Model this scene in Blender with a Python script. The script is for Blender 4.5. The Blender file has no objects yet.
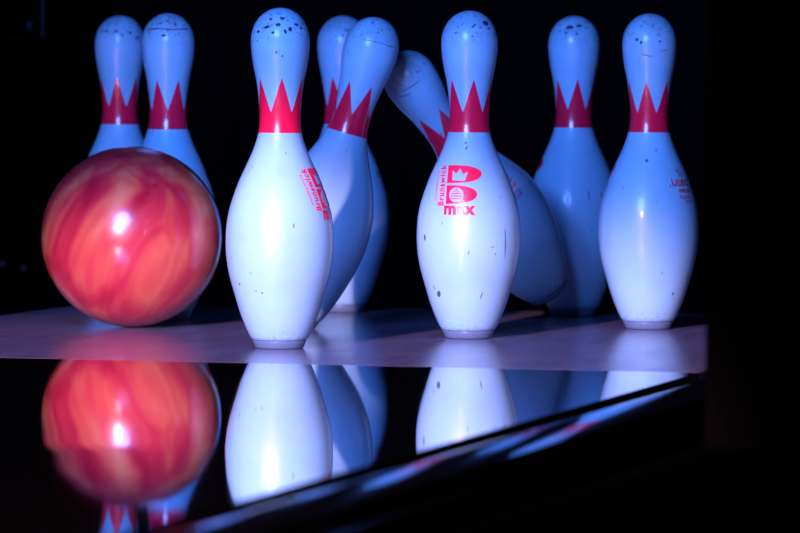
import bpy, bmesh, math, random
from mathutils import Vector, Matrix, Euler
R = math.radians
COL = bpy.context.scene.collection
IN = 0.0254

# ------------------------------------------------------------------ materials
def new_mat(name):
    m = bpy.data.materials.new(name); m.use_nodes = True
    return m, m.node_tree.nodes, m.node_tree.links, m.node_tree.nodes['Principled BSDF']

def plain(name, col, rough=0.5, spec=0.5, metal=0.0, coat=0.0):
    m, n, l, b = new_mat(name)
    b.inputs['Base Color'].default_value = (*col, 1)
    b.inputs['Roughness'].default_value = rough
    b.inputs['Specular IOR Level'].default_value = spec
    b.inputs['Metallic'].default_value = metal
    b.inputs['Coat Weight'].default_value = coat
    return m

def math_node(n, l, op, a, b=None, clamp=False):
    k = n.new('ShaderNodeMath'); k.operation = op; k.use_clamp = clamp
    for i, v in enumerate((a, b)):
        if v is None: continue
        if isinstance(v, (int, float)): k.inputs[i].default_value = v
        else: l.new(v, k.inputs[i])
    return k.outputs[0]

def ramp(n, l, fac, stops):
    r = n.new('ShaderNodeValToRGB'); l.new(fac, r.inputs[0])
    e = r.color_ramp.elements
    while len(e) < len(stops): e.new(0.5)
    for i, (p, c) in enumerate(stops):
        e[i].position = p; e[i].color = (*c, 1) if len(c) == 3 else c
    return r.outputs[0]

def noise(n, l, vec, scale, detail=3, rough=0.5, dist=0.0):
    k = n.new('ShaderNodeTexNoise'); l.new(vec, k.inputs['Vector'])
    k.inputs['Scale'].default_value = scale; k.inputs['Detail'].default_value = detail
    k.inputs['Roughness'].default_value = rough; k.inputs['Distortion'].default_value = dist
    return k.outputs[0]

PIN_WHITE = (0.28, 0.68, 0.93)      # white plastic coat, part of the blue light's tint put into its colour
def pin_paint():
    m, n, l, b = new_mat('pin_plastic')
    tc = n.new('ShaderNodeTexCoord'); oi = n.new('ShaderNodeObjectInfo')
    sep = n.new('ShaderNodeSeparateXYZ'); l.new(tc.outputs['Object'], sep.inputs[0])
    off = n.new('ShaderNodeVectorMath'); off.operation = 'ADD'
    sc = n.new('ShaderNodeVectorMath'); sc.operation = 'SCALE'
    cmb = n.new('ShaderNodeCombineXYZ')
    for i in range(3): l.new(oi.outputs['Random'], cmb.inputs[i])
    l.new(cmb.outputs[0], sc.inputs[0]); sc.inputs['Scale'].default_value = 7.3
    l.new(tc.outputs['Object'], off.inputs[0]); l.new(sc.outputs[0], off.inputs[1])
    vec = off.outputs[0]
    # speckled grime on the crown of the head
    hm = n.new('ShaderNodeMapRange'); l.new(sep.outputs[2], hm.inputs[0])
    hm.inputs[1].default_value = 0.338; hm.inputs[2].default_value = 0.366
    sp = ramp(n, l, noise(n, l, vec, 210, 4, 0.6), [(0.57, (0, 0, 0)), (0.63, (1, 1, 1))])
    s1 = math_node(n, l, 'MULTIPLY', sp, hm.outputs[0])
    s1 = math_node(n, l, 'MULTIPLY', s1, 0.8)
    gr = ramp(n, l, noise(n, l, vec, 45, 5, 0.65), [(0.35, (0, 0, 0)), (0.75, (1, 1, 1))])
    s2 = math_node(n, l, 'MULTIPLY', gr, hm.outputs[0])
    s2 = math_node(n, l, 'MULTIPLY', s2, 0.42)
    # little nicks in the belly, a bit taller than wide
    mp = n.new('ShaderNodeMapping'); l.new(vec, mp.inputs[0]); mp.inputs['Scale'].default_value = (1, 1, 0.45)
    nk = ramp(n, l, noise(n, l, mp.outputs[0], 120, 2, 0.5), [(0.735, (0, 0, 0)), (0.765, (1, 1, 1))])
    s3 = math_node(n, l, 'MULTIPLY', nk, 0.5)
    # soft overall wear
    wr = ramp(n, l, noise(n, l, vec, 22, 5, 0.7), [(0.45, (0, 0, 0)), (0.8, (1, 1, 1))])
    s4 = math_node(n, l, 'MULTIPLY', wr, 0.12)
    # rub-off dirt just above the base
    bm_ = n.new('ShaderNodeMapRange'); l.new(sep.outputs[2], bm_.inputs[0])
    bm_.inputs[1].default_value = 0.030; bm_.inputs[2].default_value = 0.012
    s5 = math_node(n, l, 'MULTIPLY', ramp(n, l, noise(n, l, vec, 260, 3), [(0.5, (0, 0, 0)), (0.62, (1, 1, 1))]), bm_.outputs[0])
    s5 = math_node(n, l, 'MULTIPLY', s5, 0.2)
    a = math_node(n, l, 'MAXIMUM', s1, s2); a = math_node(n, l, 'MAXIMUM', a, s3)
    a = math_node(n, l, 'MAXIMUM', a, s5); a = math_node(n, l, 'ADD', a, s4, True)
    mx = n.new('ShaderNodeMix'); mx.data_type = 'RGBA'; l.new(a, mx.inputs[0])
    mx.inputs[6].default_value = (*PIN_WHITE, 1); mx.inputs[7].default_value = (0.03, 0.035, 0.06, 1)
    l.new(mx.outputs[2], b.inputs['Base Color'])
    b.inputs['Roughness'].default_value = 0.36
    b.inputs['Coat Weight'].default_value = 0.35; b.inputs['Coat Roughness'].default_value = 0.12
    return m

def ball_resin():
    m, n, l, b = new_mat('ball_resin')
    tc = n.new('ShaderNodeTexCoord')
    mp = n.new('ShaderNodeMapping'); l.new(tc.outputs['Object'], mp.inputs[0])
    mp.inputs['Rotation'].default_value = (R(12), R(-24), R(15)); mp.inputs['Scale'].default_value = (1.25, 1.25, 0.22)
    f = noise(n, l, mp.outputs[0], 19, 2.5, 0.5, 0.6)
    c = ramp(n, l, f, [(0.28, (0.34, 0.010, 0.033)), (0.44, (0.46, 0.035, 0.056)), (0.56, (0.53, 0.105, 0.068)), (0.74, (0.58, 0.25, 0.14))])
    l.new(c, b.inputs['Base Color'])
    b.inputs['Roughness'].default_value = 0.30
    b.inputs['Coat Weight'].default_value = 1.0; b.inputs['Coat Roughness'].default_value = 0.13
    return m

def deck_board():
    m, n, l, b = new_mat('deck_board')
    tc = n.new('ShaderNodeTexCoord')
    mp = n.new('ShaderNodeMapping'); l.new(tc.outputs['Object'], mp.inputs[0]); mp.inputs['Scale'].default_value = (14, 1.1, 1)
    f = noise(n, l, mp.outputs[0], 5, 6, 0.65)
    c = ramp(n, l, f, [(0.3, (0.115, 0.125, 0.20)), (0.7, (0.205, 0.21, 0.33))])
    # dents and dark streaks where pins and balls have struck
    mp2 = n.new('ShaderNodeMapping'); l.new(tc.outputs['Object'], mp2.inputs[0]); mp2.inputs['Scale'].default_value = (1, 0.35, 1)
    d = ramp(n, l, noise(n, l, mp2.outputs[0], 34, 5, 0.7), [(0.60, (0, 0, 0)), (0.72, (1, 1, 1))])
    mx = n.new('ShaderNodeMix'); mx.data_type = 'RGBA'; l.new(math_node(n, l, 'MULTIPLY', d, 0.55), mx.inputs[0])
    l.new(c, mx.inputs[6]); mx.inputs[7].default_value = (0.05, 0.035, 0.04, 1)
    l.new(mx.outputs[2], b.inputs['Base Color'])
    rr = n.new('ShaderNodeMapRange'); l.new(noise(n, l, mp2.outputs[0], 20, 4), rr.inputs[0])
    rr.inputs[3].default_value = 0.13; rr.inputs[4].default_value = 0.24
    l.new(rr.outputs[0], b.inputs['Roughness'])
    return m

def lane_gloss():
    m, n, l, b = new_mat('oiled_lane')
    tc = n.new('ShaderNodeTexCoord')
    mp = n.new('ShaderNodeMapping'); l.new(tc.outputs['Object'], mp.inputs[0]); mp.inputs['Scale'].default_value = (26, 0.6, 1)
    c = ramp(n, l, noise(n, l, mp.outputs[0], 2, 3), [(0.3, (0.003, 0.003, 0.005)), (0.7, (0.008, 0.007, 0.010))])
    l.new(c, b.inputs['Base Color'])
    b.inputs['Roughness'].default_value = 0.035
    b.inputs['IOR'].default_value = 1.6
    b.inputs['Coat Weight'].default_value = 1.0; b.inputs['Coat IOR'].default_value = 1.6; b.inputs['Coat Roughness'].default_value = 0.03   # oil film over the finish
    return m

M = dict(
    paint=pin_paint(), ball=ball_resin(), deck=deck_board(), lane=lane_gloss(),
    red=plain('crown_red_ink', (0.92, 0.012, 0.07), 0.26, 0.5, 0, 0.6),
    pink=plain('logo_pink_ink', (0.95, 0.02, 0.09), 0.3, 0.5, 0, 0.5),
    ltr=plain('lettering_red_ink', (0.85, 0.005, 0.02), 0.3, 0.5, 0, 0.5),
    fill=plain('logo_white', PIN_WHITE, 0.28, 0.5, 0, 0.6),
    ring=plain('nylon_base', (0.10, 0.20, 0.31), 0.35),
    mark=plain('rubber_scuff', (0.016, 0.03, 0.08), 0.6),
    faint=plain('grey_scratch', (0.07, 0.09, 0.17), 0.5),
    black=plain('black_panel', (0.003, 0.003, 0.004), 0.85, 0.0),
    curtain=plain('black_curtain', (0.003, 0.003, 0.004), 0.95, 0.0),
    gutter=plain('gutter_plastic', (0.004, 0.004, 0.006), 0.10, 0.5, 0, 1.0),
    grey=plain('dark_steel', (0.012, 0.012, 0.013), 0.6, 0.2, 0.0),
    zinc=plain('zinc_bolt', (0.16, 0.16, 0.17), 0.35, 0.5, 0.9),
)

# ------------------------------------------------------------------ helpers
def obj(name, bm, mat, parent=None, smooth=True):
    me = bpy.data.meshes.new(name)
    bmesh.ops.recalc_face_normals(bm, faces=bm.faces[:]) if parent is None or True else None
    bm.to_mesh(me); bm.free()
    if smooth:
        for p in me.polygons: p.use_smooth = True
    me.materials.append(mat)
    o = bpy.data.objects.new(name, me); COL.objects.link(o)
    if parent: o.parent = parent
    return o

def box_bm(x0, x1, y0, y1, z0, z1, bevel=0.0, bm=None):
    own = bm is None
    bm = bm or bmesh.new()
    r = bmesh.ops.create_cube(bm, size=1)
    bmesh.ops.transform(bm, verts=r['verts'], matrix=Matrix.Translation(((x0+x1)/2, (y0+y1)/2, (z0+z1)/2)) @ Matrix.Diagonal((x1-x0, y1-y0, z1-z0, 1)))
    if bevel and own:
        bmesh.ops.bevel(bm, geom=bm.edges[:], offset=bevel, segments=2, affect='EDGES')
    return bm

TURN = -R(0.9)        # the lane bed runs a hair off the pins' own axis
def struct(name, bm, mat, smooth=False):
    o = obj(name, bm, mat, None, smooth); o['kind'] = 'structure'; o.rotation_euler = (0, 0, TURN); return o

# ------------------------------------------------------------------ the pin's profile (inches: height, radius)
PROF = [(0.0, 1.02), (0.75, 1.414), (1.5, 1.72), (2.25, 1.953), (3.375, 2.255), (4.5, 2.383), (5.875, 2.282), (7.25, 1.851),
        (8.625, 1.236), (9.375, 0.983), (10.0, 0.8985), (10.875, 0.935), (11.75, 1.047), (12.625, 1.218), (13.5, 1.295)]
def _slopes():
    d = []
    n = len(PROF)
    for i in range(n):
        if i == 0: d.append((PROF[1][1]-PROF[0][1])/(PROF[1][0]-PROF[0][0]))
        elif i == n-1: d.append(0.0)
        else: d.append((PROF[i+1][1]-PROF[i-1][1])/(PROF[i+1][0]-PROF[i-1][0]))
    return d
SL = _slopes()
HC = 13.72            # height of the centre of the head's cap
def rad(z):           # metres in, metres out
    h = z / IN
    if h >= 13.5:
        a, b = 1.295, 15.0 - 13.5
        t = min(1.0, (h-13.5)/b)
        return a * math.sqrt(max(0.0, 1-t**2.15)) * IN
    for i in range(len(PROF)-1):
        z0, r0 = PROF[i]; z1, r1 = PROF[i+1]
        if h <= z1:
            t = (h-z0)/(z1-z0); w = z1-z0
            return ((2*t**3-3*t**2+1)*r0 + (t**3-2*t**2+t)*w*SL[i] + (-2*t**3+3*t**2)*r1 + (t**3-t**2)*w*SL[i+1]) * IN
    return 0.0

def lathe_bm(pts, seg=72):
    bm = bmesh.new(); rings = []
    for z, r in pts:
        if r < 1e-6: rings.append([bm.verts.new((0, 0, z))]); continue
        rings.append([bm.verts.new((r*math.cos(2*math.pi*i/seg), r*math.sin(2*math.pi*i/seg), z)) for i in range(seg)])
    for a, b in zip(rings, rings[1:]):
        for i in range(seg):
            j = (i+1) % seg
            if len(a) == 1: bm.faces.new((a[0], b[j], b[i]))
            elif len(b) == 1: bm.faces.new((a[i], a[j], b[0]))
            else: bm.faces.new((a[i], a[j], b[j], b[i]))
    return bm

ZB = 0.38*IN
zs = [ZB + (13.5*IN-ZB)*i/76 for i in range(77)]
zs += [13.5*IN + 1.5*IN*math.sin(math.pi/2*i/22) for i in range(1, 23)]
body_pts = [(ZB, 0.0), (ZB, rad(ZB)-0.0016), (ZB+0.0008, rad(ZB+0.0008)-0.0003)] + [(z, rad(z)) for z in zs[1:-1]] + [(15*IN, 0.0)]
base_pts = [(0, 0.0), (0, 0.0250), (0.0007, 0.0265), (0.002, 0.0276), (0.005, rad(0.005)-0.0002), (ZB-0.0012, rad(ZB-0.0012)-0.0003), (ZB-0.0003, rad(ZB)-0.0013), (ZB-0.0002, 0.0)]

def crown_bm(dz=0.0):
    bm = bmesh.new(); n = 144; rows = 12; zb = 9.50*IN+dz; zv = 10.42*IN+dz; zt = 11.92*IN+dz; e = 0.00022
    g = []
    for i in range(n):
        th = 2*math.pi*i/n
        ph = (i % 24) / 24.0
        t = abs(ph-0.5)*2          # 1 at the tip (ph=0), 0 in the valley
        top = zv + (zt-zv)*(t**1.12)
        g.append([bm.verts.new(((rad(zb+(top-zb)*k/rows)+e)*math.cos(th), (rad(zb+(top-zb)*k/rows)+e)*math.sin(th), zb+(top-zb)*k/rows)) for k in range(rows+1)])
    for i in range(n):
        a, b = g[i], g[(i+1) % n]
        for k in range(rows): bm.faces.new((a[k], b[k], b[k+1], a[k+1]))
    return bm

# ------------------------------------------------------------------ ink wrapped on the pin's skin
def wrap(bm, th0=0.0, zc=0.0, off=0.0003, maxlen=0.0025):
    """a flat bmesh in (u, v) metres is cut fine and laid round the pin: u along the girth, v up"""
    bmesh.ops.triangulate(bm, faces=bm.faces[:])
    for _ in range(6):
        es = [e for e in bm.edges if e.calc_length() > maxlen]
        if not es: break
        bmesh.ops.subdivide_edges(bm, edges=es, cuts=1)
        bmesh.ops.triangulate(bm, faces=bm.faces[:])
    for v in bm.verts:
        u, w, o = v.co.x, v.co.y + zc, v.co.z
        r = rad(w); th = th0 + u/max(r, 0.006)
        v.co = ((r+off+o)*math.cos(th), (r+off+o)*math.sin(th), w)
    return bm

def poly(bm, pts, lift=0.0):
    f = bm.faces.new([bm.verts.new((x, y, lift)) for x, y in pts]); return f

def text_into(bm, s, height, x, y, rot=0.0, bold=0.0, lift=0.0, width=None, space=1.0):
    cu = bpy.data.curves.new('lettering', 'FONT'); cu.body = s; cu.size = 1.0; cu.resolution_u = 3
    cu.offset = bold; cu.space_character = space; cu.fill_mode = 'FRONT'
    o = bpy.data.objects.new('lettering', cu); COL.objects.link(o)
    dg = bpy.context.evaluated_depsgraph_get(); dg.update()
    me = bpy.data.meshes.new_from_object(o.evaluated_get(dg))
    xs = [v.co.x for v in me.vertices]; ys = [v.co.y for v in me.vertices]
    x0, x1, y0, y1 = min(xs), max(xs), min(ys), max(ys)
    ky = height/(y1-y0); kx = (width/(x1-x0)) if width else ky
    c, sn = math.cos(rot), math.sin(rot)
    vs = []
    for v in me.vertices:
        px = (v.co.x-(x0+x1)/2)*kx; py = (v.co.y-(y0+y1)/2)*ky
        vs.append(bm.verts.new((x+px*c-py*sn, y+px*sn+py*c, lift)))
    for p in me.polygons:
        try: bm.faces.new([vs[i] for i in p.vertices])
        except ValueError: pass
    COL.objects.unlink(o); bpy.data.objects.remove(o); bpy.data.curves.remove(cu); bpy.data.meshes.remove(me)

def lobe(bm, x0, w, y0, y1):
    pts = [(x0, y0), (x0, y1)]
    n = 22; ym = (y0+y1)/2 + (y1-y0)*0.02
    # flat-ended bullet: long straight back, rounded nose
    for i in range(n+1):
        t = i/n; a = math.pi/2 - math.pi*t
        pts.append((x0 + w*0.28 + w*0.72*math.cos(a)**0.9 if math.cos(a) > 0 else x0+w*0.28, ym + (y1-y0)/2*math.sin(a)*0.98))
    poly(bm, pts)

mm = 0.001
bm = bmesh.new()                                     # pink ink of the emblem
lobe(bm, -20*mm, 41*mm, 12.2*mm, 33*mm)
lobe(bm, -20*mm, 37*mm, -11.5*mm, 10*mm)
text_into(bm, 'max', 11.2*mm, -3*mm, -18.5*mm, 0, 0.045, 0, 38*mm, 1.10)
text_into(bm, 'Brunswick', 9.0*mm, -27*mm, 10*mm, R(90), 0.040, 0, 47*mm, 1.18)
rnd = random.Random(4)
y = -7.5*mm                                          # the tiny unreadable line beside the name
while y < 26*mm:
    h = rnd.uniform(0.8, 2.2)*mm
    poly(bm, [(-36.0*mm, y), (-33.6*mm, y), (-33.6*mm, y+h), (-36.0*mm, y+h)]); y += h + 0.8*mm
emblem_me = obj('emblem', wrap(bm, 0, 0.169), M['pink']).data
bm = bmesh.new()                                     # white figures inside the two lobes
cr = [(-13.0, 15.6), (1.8, 15.6), (4.6, 25.4), (-1.0, 22.8), (-4.6, 29.6), (-8.6, 23.0), (-13.4, 27.0)]
poly(bm, [(a*mm, b*mm) for a, b in cr])
cx, cy, rr = -7.5*mm, -0.8*mm, 8.4*mm
poly(bm, [(cx+rr*math.cos(i*math.pi/16), cy+rr*math.sin(i*math.pi/16)) for i in range(32)])
emfill_me = obj('emblem_figure', wrap(bm, 0, 0.169, 0.00045), M['fill']).data
bm = bmesh.new()                                     # pink lines across the white disc
for yy, ww, hh in ((4.2, 3.6, 1.1), (1.6, 6.0, 1.3), (-1.4, 7.0, 1.5), (-4.4, 6.0, 1.3), (6.3, 1.2, 1.3)):
    poly(bm, [(cx-ww*mm, cy+(yy-hh/2)*mm), (cx+ww*mm, cy+(yy-hh/2)*mm), (cx+ww*mm, cy+(yy+hh/2)*mm), (cx-ww*mm, cy+(yy+hh/2)*mm)])
emline_me = obj('emblem_line', wrap(bm, 0, 0.169, 0.0006), M['pink']).data
bm = bmesh.new()                                     # red approval lettering on the other flank
text_into(bm, 'USBC', 8.6*mm, 0, 0, 0, 0.032, 0, 30*mm, 1.12)
text_into(bm, 'APPROVED', 5*mm, 4*mm, -9.6*mm, 0, 0.04, 0, 24*mm, 1.15)
text_into(bm, 'PLASTIC', 4.6*mm, 3*mm, -17*mm, 0, 0.02, 0, 22*mm)
text_into(bm, 'COATED', 3.0*mm, 6*mm, -22.6*mm, 0, 0.015, 0, 13*mm)
poly(bm, [(-3*mm, 16*mm), (1*mm, 15*mm), (2*mm, 7*mm), (0.4*mm, 7*mm), (-0.6*mm, 13.2*mm), (-3*mm, 14*mm)])
poly(bm, [(4.2*mm, 15*mm), (5.8*mm, 15*mm), (5.8*mm, 7*mm), (4.2*mm, 7*mm)])
poly(bm, [(-19.4*mm, -4*mm), (-17.6*mm, -4*mm), (-17.6*mm, -2.2*mm), (-19.4*mm, -2.2*mm)])
lettering_me = obj('approval_lettering', wrap(bm, 0, 0.1775), M['ltr']).data
body_me = obj('body', lathe_bm(body_pts), M['paint']).data
base_me = obj('base_ring', lathe_bm(base_pts), M['ring']).data
for o in list(COL.objects): bpy.data.objects.remove(o)

def scuffs_bm(marks, seed):
    rn = random.Random(seed); out = bmesh.new()
    for th, z, w, h, tilt in marks:
        b = bmesh.new(); n = 26
        c, s = math.cos(R(tilt)), math.sin(R(tilt))
        pts = []
        for i in range(n):
            a = 2*math.pi*i/n
            k = rn.uniform(0.6, 1.12)
            px, py = w/2*math.cos(a)*mm*(0.8+0.2*k), h/2*math.sin(a)*k*mm
            pts.append((px*c-py*s, px*s+py*c))
        poly(b, pts); wrap(b, R(th), z, 0.00028, 0.002)
        me = bpy.data.meshes.new('t'); b.to_mesh(me); b.free(); out.from_mesh(me); bpy.data.meshes.remove(me)
    return out

# ------------------------------------------------------------------ camera (tele lens, low beside the lane)
CAM = Vector((1.52781, -5.13989, 0.315746)); YAW = 0.263731732; PITCH = 0.0417077141; FPX = 4791.015
Fh = Vector((-math.sin(YAW), math.cos(YAW), 0)); RT = Vector((math.cos(YAW), math.sin(YAW), 0))
FW = Fh*math.cos(PITCH) - Vector((0, 0, math.sin(PITCH)))
cd = bpy.data.cameras.new('camera'); cam = bpy.data.objects.new('camera', cd); COL.objects.link(cam)
cam.location = CAM; cam.rotation_euler = (Euler((R(90)-PITCH, 0, YAW)).to_matrix() @ Matrix.Rotation(R(0.22), 3, 'Z')).to_euler()
cd.sensor_width = 36; cd.lens = FPX*36/800; cd.clip_start = 0.05
cd.dof.use_dof = True; cd.dof.focus_distance = 5.42; cd.dof.aperture_fstop = 8.5
bpy.context.scene.camera = cam

# ------------------------------------------------------------------ pins
S = 0.3048; Q = S*math.sqrt(3)/2
GROUP = 'bowling pins on the deck'
def make_pin(base, label, crown=0, emblem=None, letters=None, marks=(), axis=None, band=0.0, name='bowling_pin'):
    """base: centre of the underside; angles in degrees from the side that faces the lane's near right, turning anticlockwise"""
    base = Vector(base)
    root = bpy.data.objects.new(name, None); COL.objects.link(root)
    root.empty_display_size = 0.05
    d = CAM - base
    if axis is None:
        root.location = base; root.rotation_euler = (0, 0, math.atan2(d.y, d.x))
    else:
        Z = Vector(axis).normalized(); X = (d - Z*d.dot(Z)).normalized(); Y = Z.cross(X)
        m = Matrix((X, Y, Z)).transposed().to_4x4(); m.translation = base
        root.location = base; root.rotation_euler = m.to_euler()
    root['label'] = label; root['category'] = 'bowling pin'; root['group'] = GROUP
    def part(nm, me, rz=0):
        o = bpy.data.objects.new(nm, me); COL.objects.link(o); o.parent = root; o.rotation_euler = (0, 0, R(rz)); return o
    part('body', body_me, random.Random(len(COL.objects)).uniform(0, 360))
    bs = part('base_ring', base_me); bs['label'] = 'greyish nylon ring at the foot'
    cb = obj('crown_band', crown_bm(band), M['red'], root); cb.rotation_euler = (0, 0, R(crown)); cb['label'] = 'red band with pointed peaks round the neck'
    if emblem is not None:
        e = part('emblem', emblem_me, emblem); e['label'] = 'pink printed emblem with lettering'
        for nm, me in (('emblem_figure', emfill_me), ('emblem_line', emline_me)):
            f = bpy.data.objects.new(nm, me); COL.objects.link(f); f.parent = e
    if letters is not None:
        t = part('approval_lettering', lettering_me, letters); t['label'] = 'small red printed lettering'
    if marks:
        for k, mk in enumerate(marks):
            sm = obj('scuff_mark', scuffs_bm([mk], len(COL.objects)), M['mark'], root); sm['label'] = 'dark rubber scuff'
            if mk[1] < 0.30: sm.data.materials[0] = M['faint']
    return root

def at(px, py, depth):     # a point in the hall seen from where the photographer stood
    U = RT.cross(FW)
    return CAM + FW*depth + RT*((px-400)/FPX*depth) + U*((266.5-py)/FPX*depth)
def spot(x, y, dx): return (x + RT.x*dx, y + RT.y*dx, 0)

make_pin(spot(0, 0, 0.0004), 'clean white bowling pin nearest the lane front, its pink emblem turned to the right edge', 4, 78, -104,
         [(15, .139, 1.3, 6, 0), (-55, .073, 2.4, 3.2, 30), (-22, .064, 2.2, 2, 0), (-30, .066, 1.8, 1.6, 0), (-34, .086, 1.5, 1.6, 0), (-42, .083, 1, 1, 0),
          (-30, .359, 8, 3.5, 10), (-5, .362, 6, 4, 0), (20, .357, 5, 5, 40), (38, .362, 6, 3, 0), (-15, .353, 4, 4, 0), (10, .354, 3, 6, 20), (48, .358, 5, 3, 0), (-50, .354, 5, 3, 0), (5, .369, 6, 3, 0), (-25, .368, 4, 3, 0),
          (-8, .331, 1.5, 4, 0), (4, .327, 2.5, 2, 0), (-50, .344, 2, 2, 0)])
make_pin(spot(S/2, Q, -0.0009), 'white bowling pin showing its pink emblem to the front, with scratches on its belly', 11, -8, 175,
         [(44, .112, 1.4, 36, 2), (-57, .118, 3.5, 9, 15), (-45, .053, 5.5, 10, -30), (-52, .06, 1.4, 7, 10), (31, .100, 1.6, 2, 0), (27, .108, 4, 1.2, 30), (0, .102, 1.2, 5, -20), (18, .052, 1.2, 10, -15), (12, .198, 2, 2, 0), (-6, .222, 5, 2, 60), (-8, .228, 2, 3, 0),
          (9, .363, 7, 2.2, 45), (43, .366, 8, 6, -10), (47, .360, 5, 2, 10), (6, .351, 2, 2, 0), (-30, .355, 4, 1.6, 20)], band=-0.0015)
make_pin(spot(S, 2*Q, 0.0036), 'white bowling pin standing farthest right, red lettering wrapping its right shoulder', -8, -101, 51,
         [(-5, .330, 15, 1.2, -12), (30, .336, 12, 1.0, 12), (-28, .349, 4, 4, 0), (-18, .346, 3, 5, 0), (22, .347, 3, 3, 0), (-4, .204, 4, 4, 0), (40, .044, 2.5, 4, 0), (18, .07, 1.2, 3, 0)], band=-0.0035)
make_pin(spot(S/2, 3*Q, 0.0015), 'upright bowling pin behind, between the emblem pin and the rightmost pin', 10, -92, None,
         [(-12, .366, 10, 5, 0), (14, .368, 8, 4, 10), (-20, .359, 4, 3, 0), (5, .358, 3, 3, 0), (20, .155, 1.4, 14, 0), (38, .155, 1.4, 8, 0)], band=-0.002)
make_pin(spot(-S/2, 3*Q, 0.0012), 'upright bowling pin at the back, half hidden by the leaning pin before it', -28, -100, 80,
         [(10, .362, 8, 2, 10), (-30, .349, 2, 2, 0), (0, .355, 3, 2, 0), (30, .36, 4, 3, 0)])
make_pin(spot(-S-0.005, 2*Q+0.019, 0.002), 'bowling pin behind the red ball with a black scuff ring round its head', -31, None, 92,
         [(-40, .3612, 24, 2.0, 3), (0, .3608, 24, 1.6, -2), (40, .3612, 24, 2.0, 2), (-10, .3530, 6.5, 4, 0), (20, .367, 4, 3, 0), (-25, .368, 5, 2, 0), (-2, .371, 5, 2, 0), (16, .3535, 2, 2, 0)], band=-0.0045)
make_pin(spot(-1.5*S, 3*Q, 0.0045), 'leftmost bowling pin, standing behind the red ball', -9, -98, None,
         [(25, .358, 5, 4, 0), (-10, .360, 6, 3, 0), (45, .352, 4, 4, 0), (50, .347, 3, 3, 0), (-35, .36, 4, 3, 0), (5, .355, 3, 3, 0)], band=-0.002)
# two pins caught mid fall
b2, t2 = at(293, 331, 5.76), at(380, 22, 5.74)
ax2 = t2-b2
ax2.normalize(); b2.z = 0.0285*math.sqrt(1-ax2.z**2)*0.92
make_pin(b2, 'bowling pin leaning to the right, tipping on its foot behind the nearest pin', -31, 160, None,
         [(0, .352, 30, 0.9, 4), (40, .352, 20, 0.9, 0)], axis=ax2, band=-0.0035)
b5, t5 = at(549, 291, 5.98), at(387, 45, 5.81)
ax5 = t5-b5
L5 = ax5.length
make_pin(b5, 'bowling pin toppling steeply to the left behind the emblem pin', 20, 200, 30,
         [(-10, .350, 30, 1.2, 2), (-30, .343, 20, 1.0, -3)], axis=ax5)

# ------------------------------------------------------------------ ball
BR = 0.1092
bm = bmesh.new(); bmesh.ops.create_uvsphere(bm, u_segments=96, v_segments=64, radius=BR)
ball = obj('bowling_ball', bm, M['ball'])
bp = at(131.5, 237.5, 5.785)
ball.location = (bp.x, bp.y, BR); ball.rotation_euler = (R(20), R(15), R(40))
ball['label'] = 'glossy red and orange marbled bowling ball rolling on the pin deck'; ball['category'] = 'bowling ball'

# ------------------------------------------------------------------ lane, deck, gutters, kickbacks
YD = -0.268; HW = 0.540
def lane_bm():
    bm = bmesh.new(); nx, ny = 44, 230; y0 = -4.9; g = []
    for j in range(ny+1):
        y = y0 + (YD-0.0008-y0)*j/ny; row = []
        for i in range(nx+1):
            x = -HW + 2*HW*i/nx
            z = 3.2e-4*math.exp(-((y+1.40)/0.09)**2)*math.exp(-((x-0.25)/0.085)**2)   # a faint ripple in the finish
            z += 6e-6*math.sin(y*23+0.7)*math.sin(x*7+1) + 5e-6*math.sin(y*37)
            row.append(bm.verts.new((x, y, z)))
        g.append(row)
    for j in range(ny):
        for i in range(nx): bm.faces.new((g[j][i], g[j][i+1], g[j+1][i+1], g[j+1][i]))
    # skirt down to the foundation
    border = [g[0][i] for i in range(nx+1)] + [g[j][nx] for j in range(1, ny+1)] + [g[ny][i] for i in range(nx-1, -1, -1)] + [g[j][0] for j in range(ny-1, 0, -1)]
    low = [bm.verts.new((v.co.x, v.co.y, -0.09)) for v in border]
    n = len(border)
    for i in range(n): bm.faces.new((border[i], low[i], low[(i+1) % n], border[(i+1) % n]))
    return bm
lane = struct('lane', lane_bm(), M['lane'], True)
me = lane.data
for p in me.polygons:
    if abs(p.normal.z) < 0.5: p.use_smooth = False
try:
    me.set_sharp_from_angle(angle=R(30))
except Exception: pass
struct('pin_deck', box_bm(-HW, HW, YD+0.0008, 0.90, -0.09, 0.0, 0.0012), M['deck'])

def gutter_bm(inner, outer, y0, y1):
    """a groove beside the lane, a rounded glossy lip, then the trough; inner and outer are distances from the lane's middle (either sign)"""
    bm = bmesh.new(); n = 20; sg = 1 if inner > 0 else -1
    a0, b0 = abs(inner), abs(outer)
    top = [(a0, -0.03), (a0+0.027, -0.03), (a0+0.0275, -0.001)]
    z = 0.0; m = 24; wl = 0.036; x = a0+0.0275
    for i in range(m):
        t = i/m; x += wl/m; z -= wl/m*(LIP[0]+LIP[1]*t); top.append((x, z))
    g0 = x; w = b0-g0; xc = (g0+b0)/2
    top += [(xc-(w/2-0.002)*math.cos(math.pi*i/n), z-0.004-0.055*math.sin(math.pi*i/n)**0.8) for i in range(n+1)] + [(b0, z)]
    prof = [(sg*x, z) for x, z in top + [(b0, -0.0895), (a0, -0.0895)]]
    a = [bm.verts.new((x, y0, z)) for x, z in prof]; b = [bm.verts.new((x, y1, z)) for x, z in prof]
    k = len(prof)
    for i in range(k): bm.faces.new((a[i], a[(i+1) % k], b[(i+1) % k], b[i]))
    bm.faces.new(a[::-1]); bm.faces.new(b)
    return bm
LIP = (0.10, 0.20)
def gutter(xa, xb):
    o = struct('gutter', gutter_bm(xa, xb, -4.9, 0.90), M['gutter'], True)
    try: o.data.set_sharp_from_angle(angle=R(40))
    except Exception: pass
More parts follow.
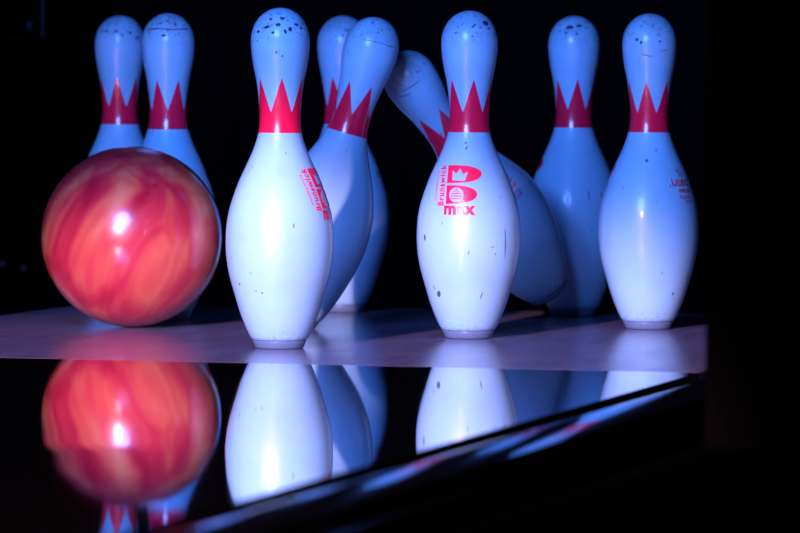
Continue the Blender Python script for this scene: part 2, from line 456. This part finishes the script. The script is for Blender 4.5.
gutter(HW+0.0008, 0.768); gutter(-HW-0.0008, -0.768)
RZ = Matrix.Rotation(TURN, 3, 'Z'); RI = RZ.inverted()
def on_wall(px, py, xw):    # where a sight line meets a kickback's face, in the lane bed's own axes
    c = RI @ CAM; d = RI @ (at(px, py, 1.0)-CAM); return c + d*((xw-c.x)/d.x)
KY = on_wall(705, 266, 0.770).y
struct('wall_right', box_bm(0.770, 0.95, KY, 1.7, -0.09, 1.05, 0.004), M['black'])
struct('wall_left', box_bm(-0.95, -0.770, KY, 1.7, -0.09, 1.05, 0.004), M['black'])
# low capping between lanes in front of the kickbacks
struct('trim_1', box_bm(0.770, 0.95, -4.9, KY-0.001, -0.09, 0.006, 0.004), M['black'])
struct('trim_2', box_bm(-0.95, -0.770, -4.9, KY-0.001, -0.09, 0.006, 0.004), M['black'])
struct('floor', box_bm(-3.0, 3.0, -6.8, 2.6, -0.14, -0.0905), M['black'])
# pit curtain with shallow folds
bm = bmesh.new(); n = 120; ra = []; rb = []
for i in range(n+1):
    x = -0.768 + 1.536*i/n; y = 1.62 + 0.012*math.sin(i*0.62)
    ra.append((bm.verts.new((x, y, -0.09)), bm.verts.new((x, y, 1.05)))); rb.append((bm.verts.new((x, y+0.01, -0.09)), bm.verts.new((x, y+0.01, 1.05))))
for i in range(n):
    bm.faces.new((ra[i][0], ra[i+1][0], ra[i+1][1], ra[i][1])); bm.faces.new((rb[i][0], rb[i][1], rb[i+1][1], rb[i+1][0]))
    bm.faces.new((ra[i][1], ra[i+1][1], rb[i+1][1], rb[i][1])); bm.faces.new((ra[i][0], rb[i][0], rb[i+1][0], ra[i+1][0]))
bm.faces.new((ra[0][0], ra[0][1], rb[0][1], rb[0][0])); bm.faces.new((ra[n][0], rb[n][0], rb[n][1], ra[n][1]))
struct('wall_back', bm, M['curtain'], True)

# steel plate with a bolt on the left kickback, and bolt heads lower down
def on_left(px, py): return on_wall(px, py, -0.770)
p = on_left(37, 43)
plate = bpy.data.objects.new('steel_plate', None); COL.objects.link(plate); plate.location = RZ @ Vector((-0.770, p.y-0.25, p.z+0.10)); plate.rotation_euler = (0, 0, TURN)
plate['label'] = 'dark steel plate bolted high on the black left wall'; plate['category'] = 'metal plate'
bm = box_bm(0.0, 0.008, -0.25, 0.25, -0.10, 0.22, 0.002); obj('panel', bm, M['black'], plate, False)
rim = box_bm(0.008, 0.014, -0.25, 0.25, -0.10, -0.094); box_bm(0.008, 0.014, 0.238, 0.25, -0.094, 0.22, 0, rim)
obj('raised_rim', rim, M['grey'], plate, False)
def bolt_bm(r, h):
    bm = bmesh.new(); bmesh.ops.create_cone(bm, cap_ends=True, segments=6, radius1=r, radius2=r*0.9, depth=h)
    bmesh.ops.rotate(bm, verts=bm.verts[:], cent=(0, 0, 0), matrix=Matrix.Rotation(R(90), 3, 'Y'))
    bmesh.ops.translate(bm, verts=bm.verts[:], vec=(h/2, 0, 0))
    bmesh.ops.bevel(bm, geom=bm.edges[:], offset=r*0.12, segments=2, affect='EDGES'); return bm
q = on_left(22, 28)
bo = obj('bolt', bolt_bm(0.009, 0.007), M['zinc'], plate, False); bo.location = (0.008, q.y-(p.y-0.25), q.z-(p.z+0.10))
for px, py, r, lab in ((22, 270.5, 0.006, 'small pale bolt head low on the black left wall beside the ball'),
                       (1, 266, 0.006, 'small bolt head low on the black left wall at the picture edge')):
    q = on_left(px, py); b_ = obj('bolt_head', bolt_bm(r, 0.006), M['zinc'], None, False); b_.location = RZ @ q; b_.rotation_euler = (0, 0, TURN)
    b_['label'] = lab; b_['category'] = 'bolt'; b_['group'] = 'bolt heads on the left wall'

# ------------------------------------------------------------------ light
def look(o, target):
    o.rotation_euler = (Vector(target)-o.location).to_track_quat('-Z', 'Y').to_euler()
# rosy white beam down the lane
ld = bpy.data.lights.new('lane_spot', 'SPOT'); lo = bpy.data.objects.new('lane_spot', ld); COL.objects.link(lo)
lo.location = (-0.12, -6.0, 1.50)
half = 10.0
down = math.degrees(math.atan((1.50-0.285)/6.0)) + half
lo.rotation_euler = (R(90-down), 0, R(-1.2))
ld.spot_size = R(2*half); ld.spot_blend = 0.16; ld.shadow_soft_size = 0.06
ld.color = (1.0, 0.435, 0.515); ld.energy = 3550
# broad blue lamp over the lane, aimed at the deck
bd = bpy.data.lights.new('deck_lamp', 'SPOT'); bo_ = bpy.data.objects.new('deck_lamp', bd); COL.objects.link(bo_)
bo_.location = (0.0, -2.3, 1.22); look(bo_, (0, 0.35, 0.17))
bd.spot_size = R(34); bd.spot_blend = 0.35; bd.shadow_soft_size = 0.50
bd.color = (0.135, 0.275, 1.0); bd.energy = 480

w = bpy.data.worlds.new('hall_dark'); bpy.context.scene.world = w; w.use_nodes = True
w.node_tree.nodes['Background'].inputs[0].default_value = (0.0002, 0.0002, 0.0004, 1)
sc = bpy.context.scene
sc.view_settings.view_transform = 'Standard'; sc.view_settings.look = 'None'
sc.view_settings.exposure = 0.0; sc.view_settings.gamma = 1.0; sc.view_settings.use_curve_mapping = False
sc.cycles.max_bounces = 8; sc.cycles.use_denoising = True
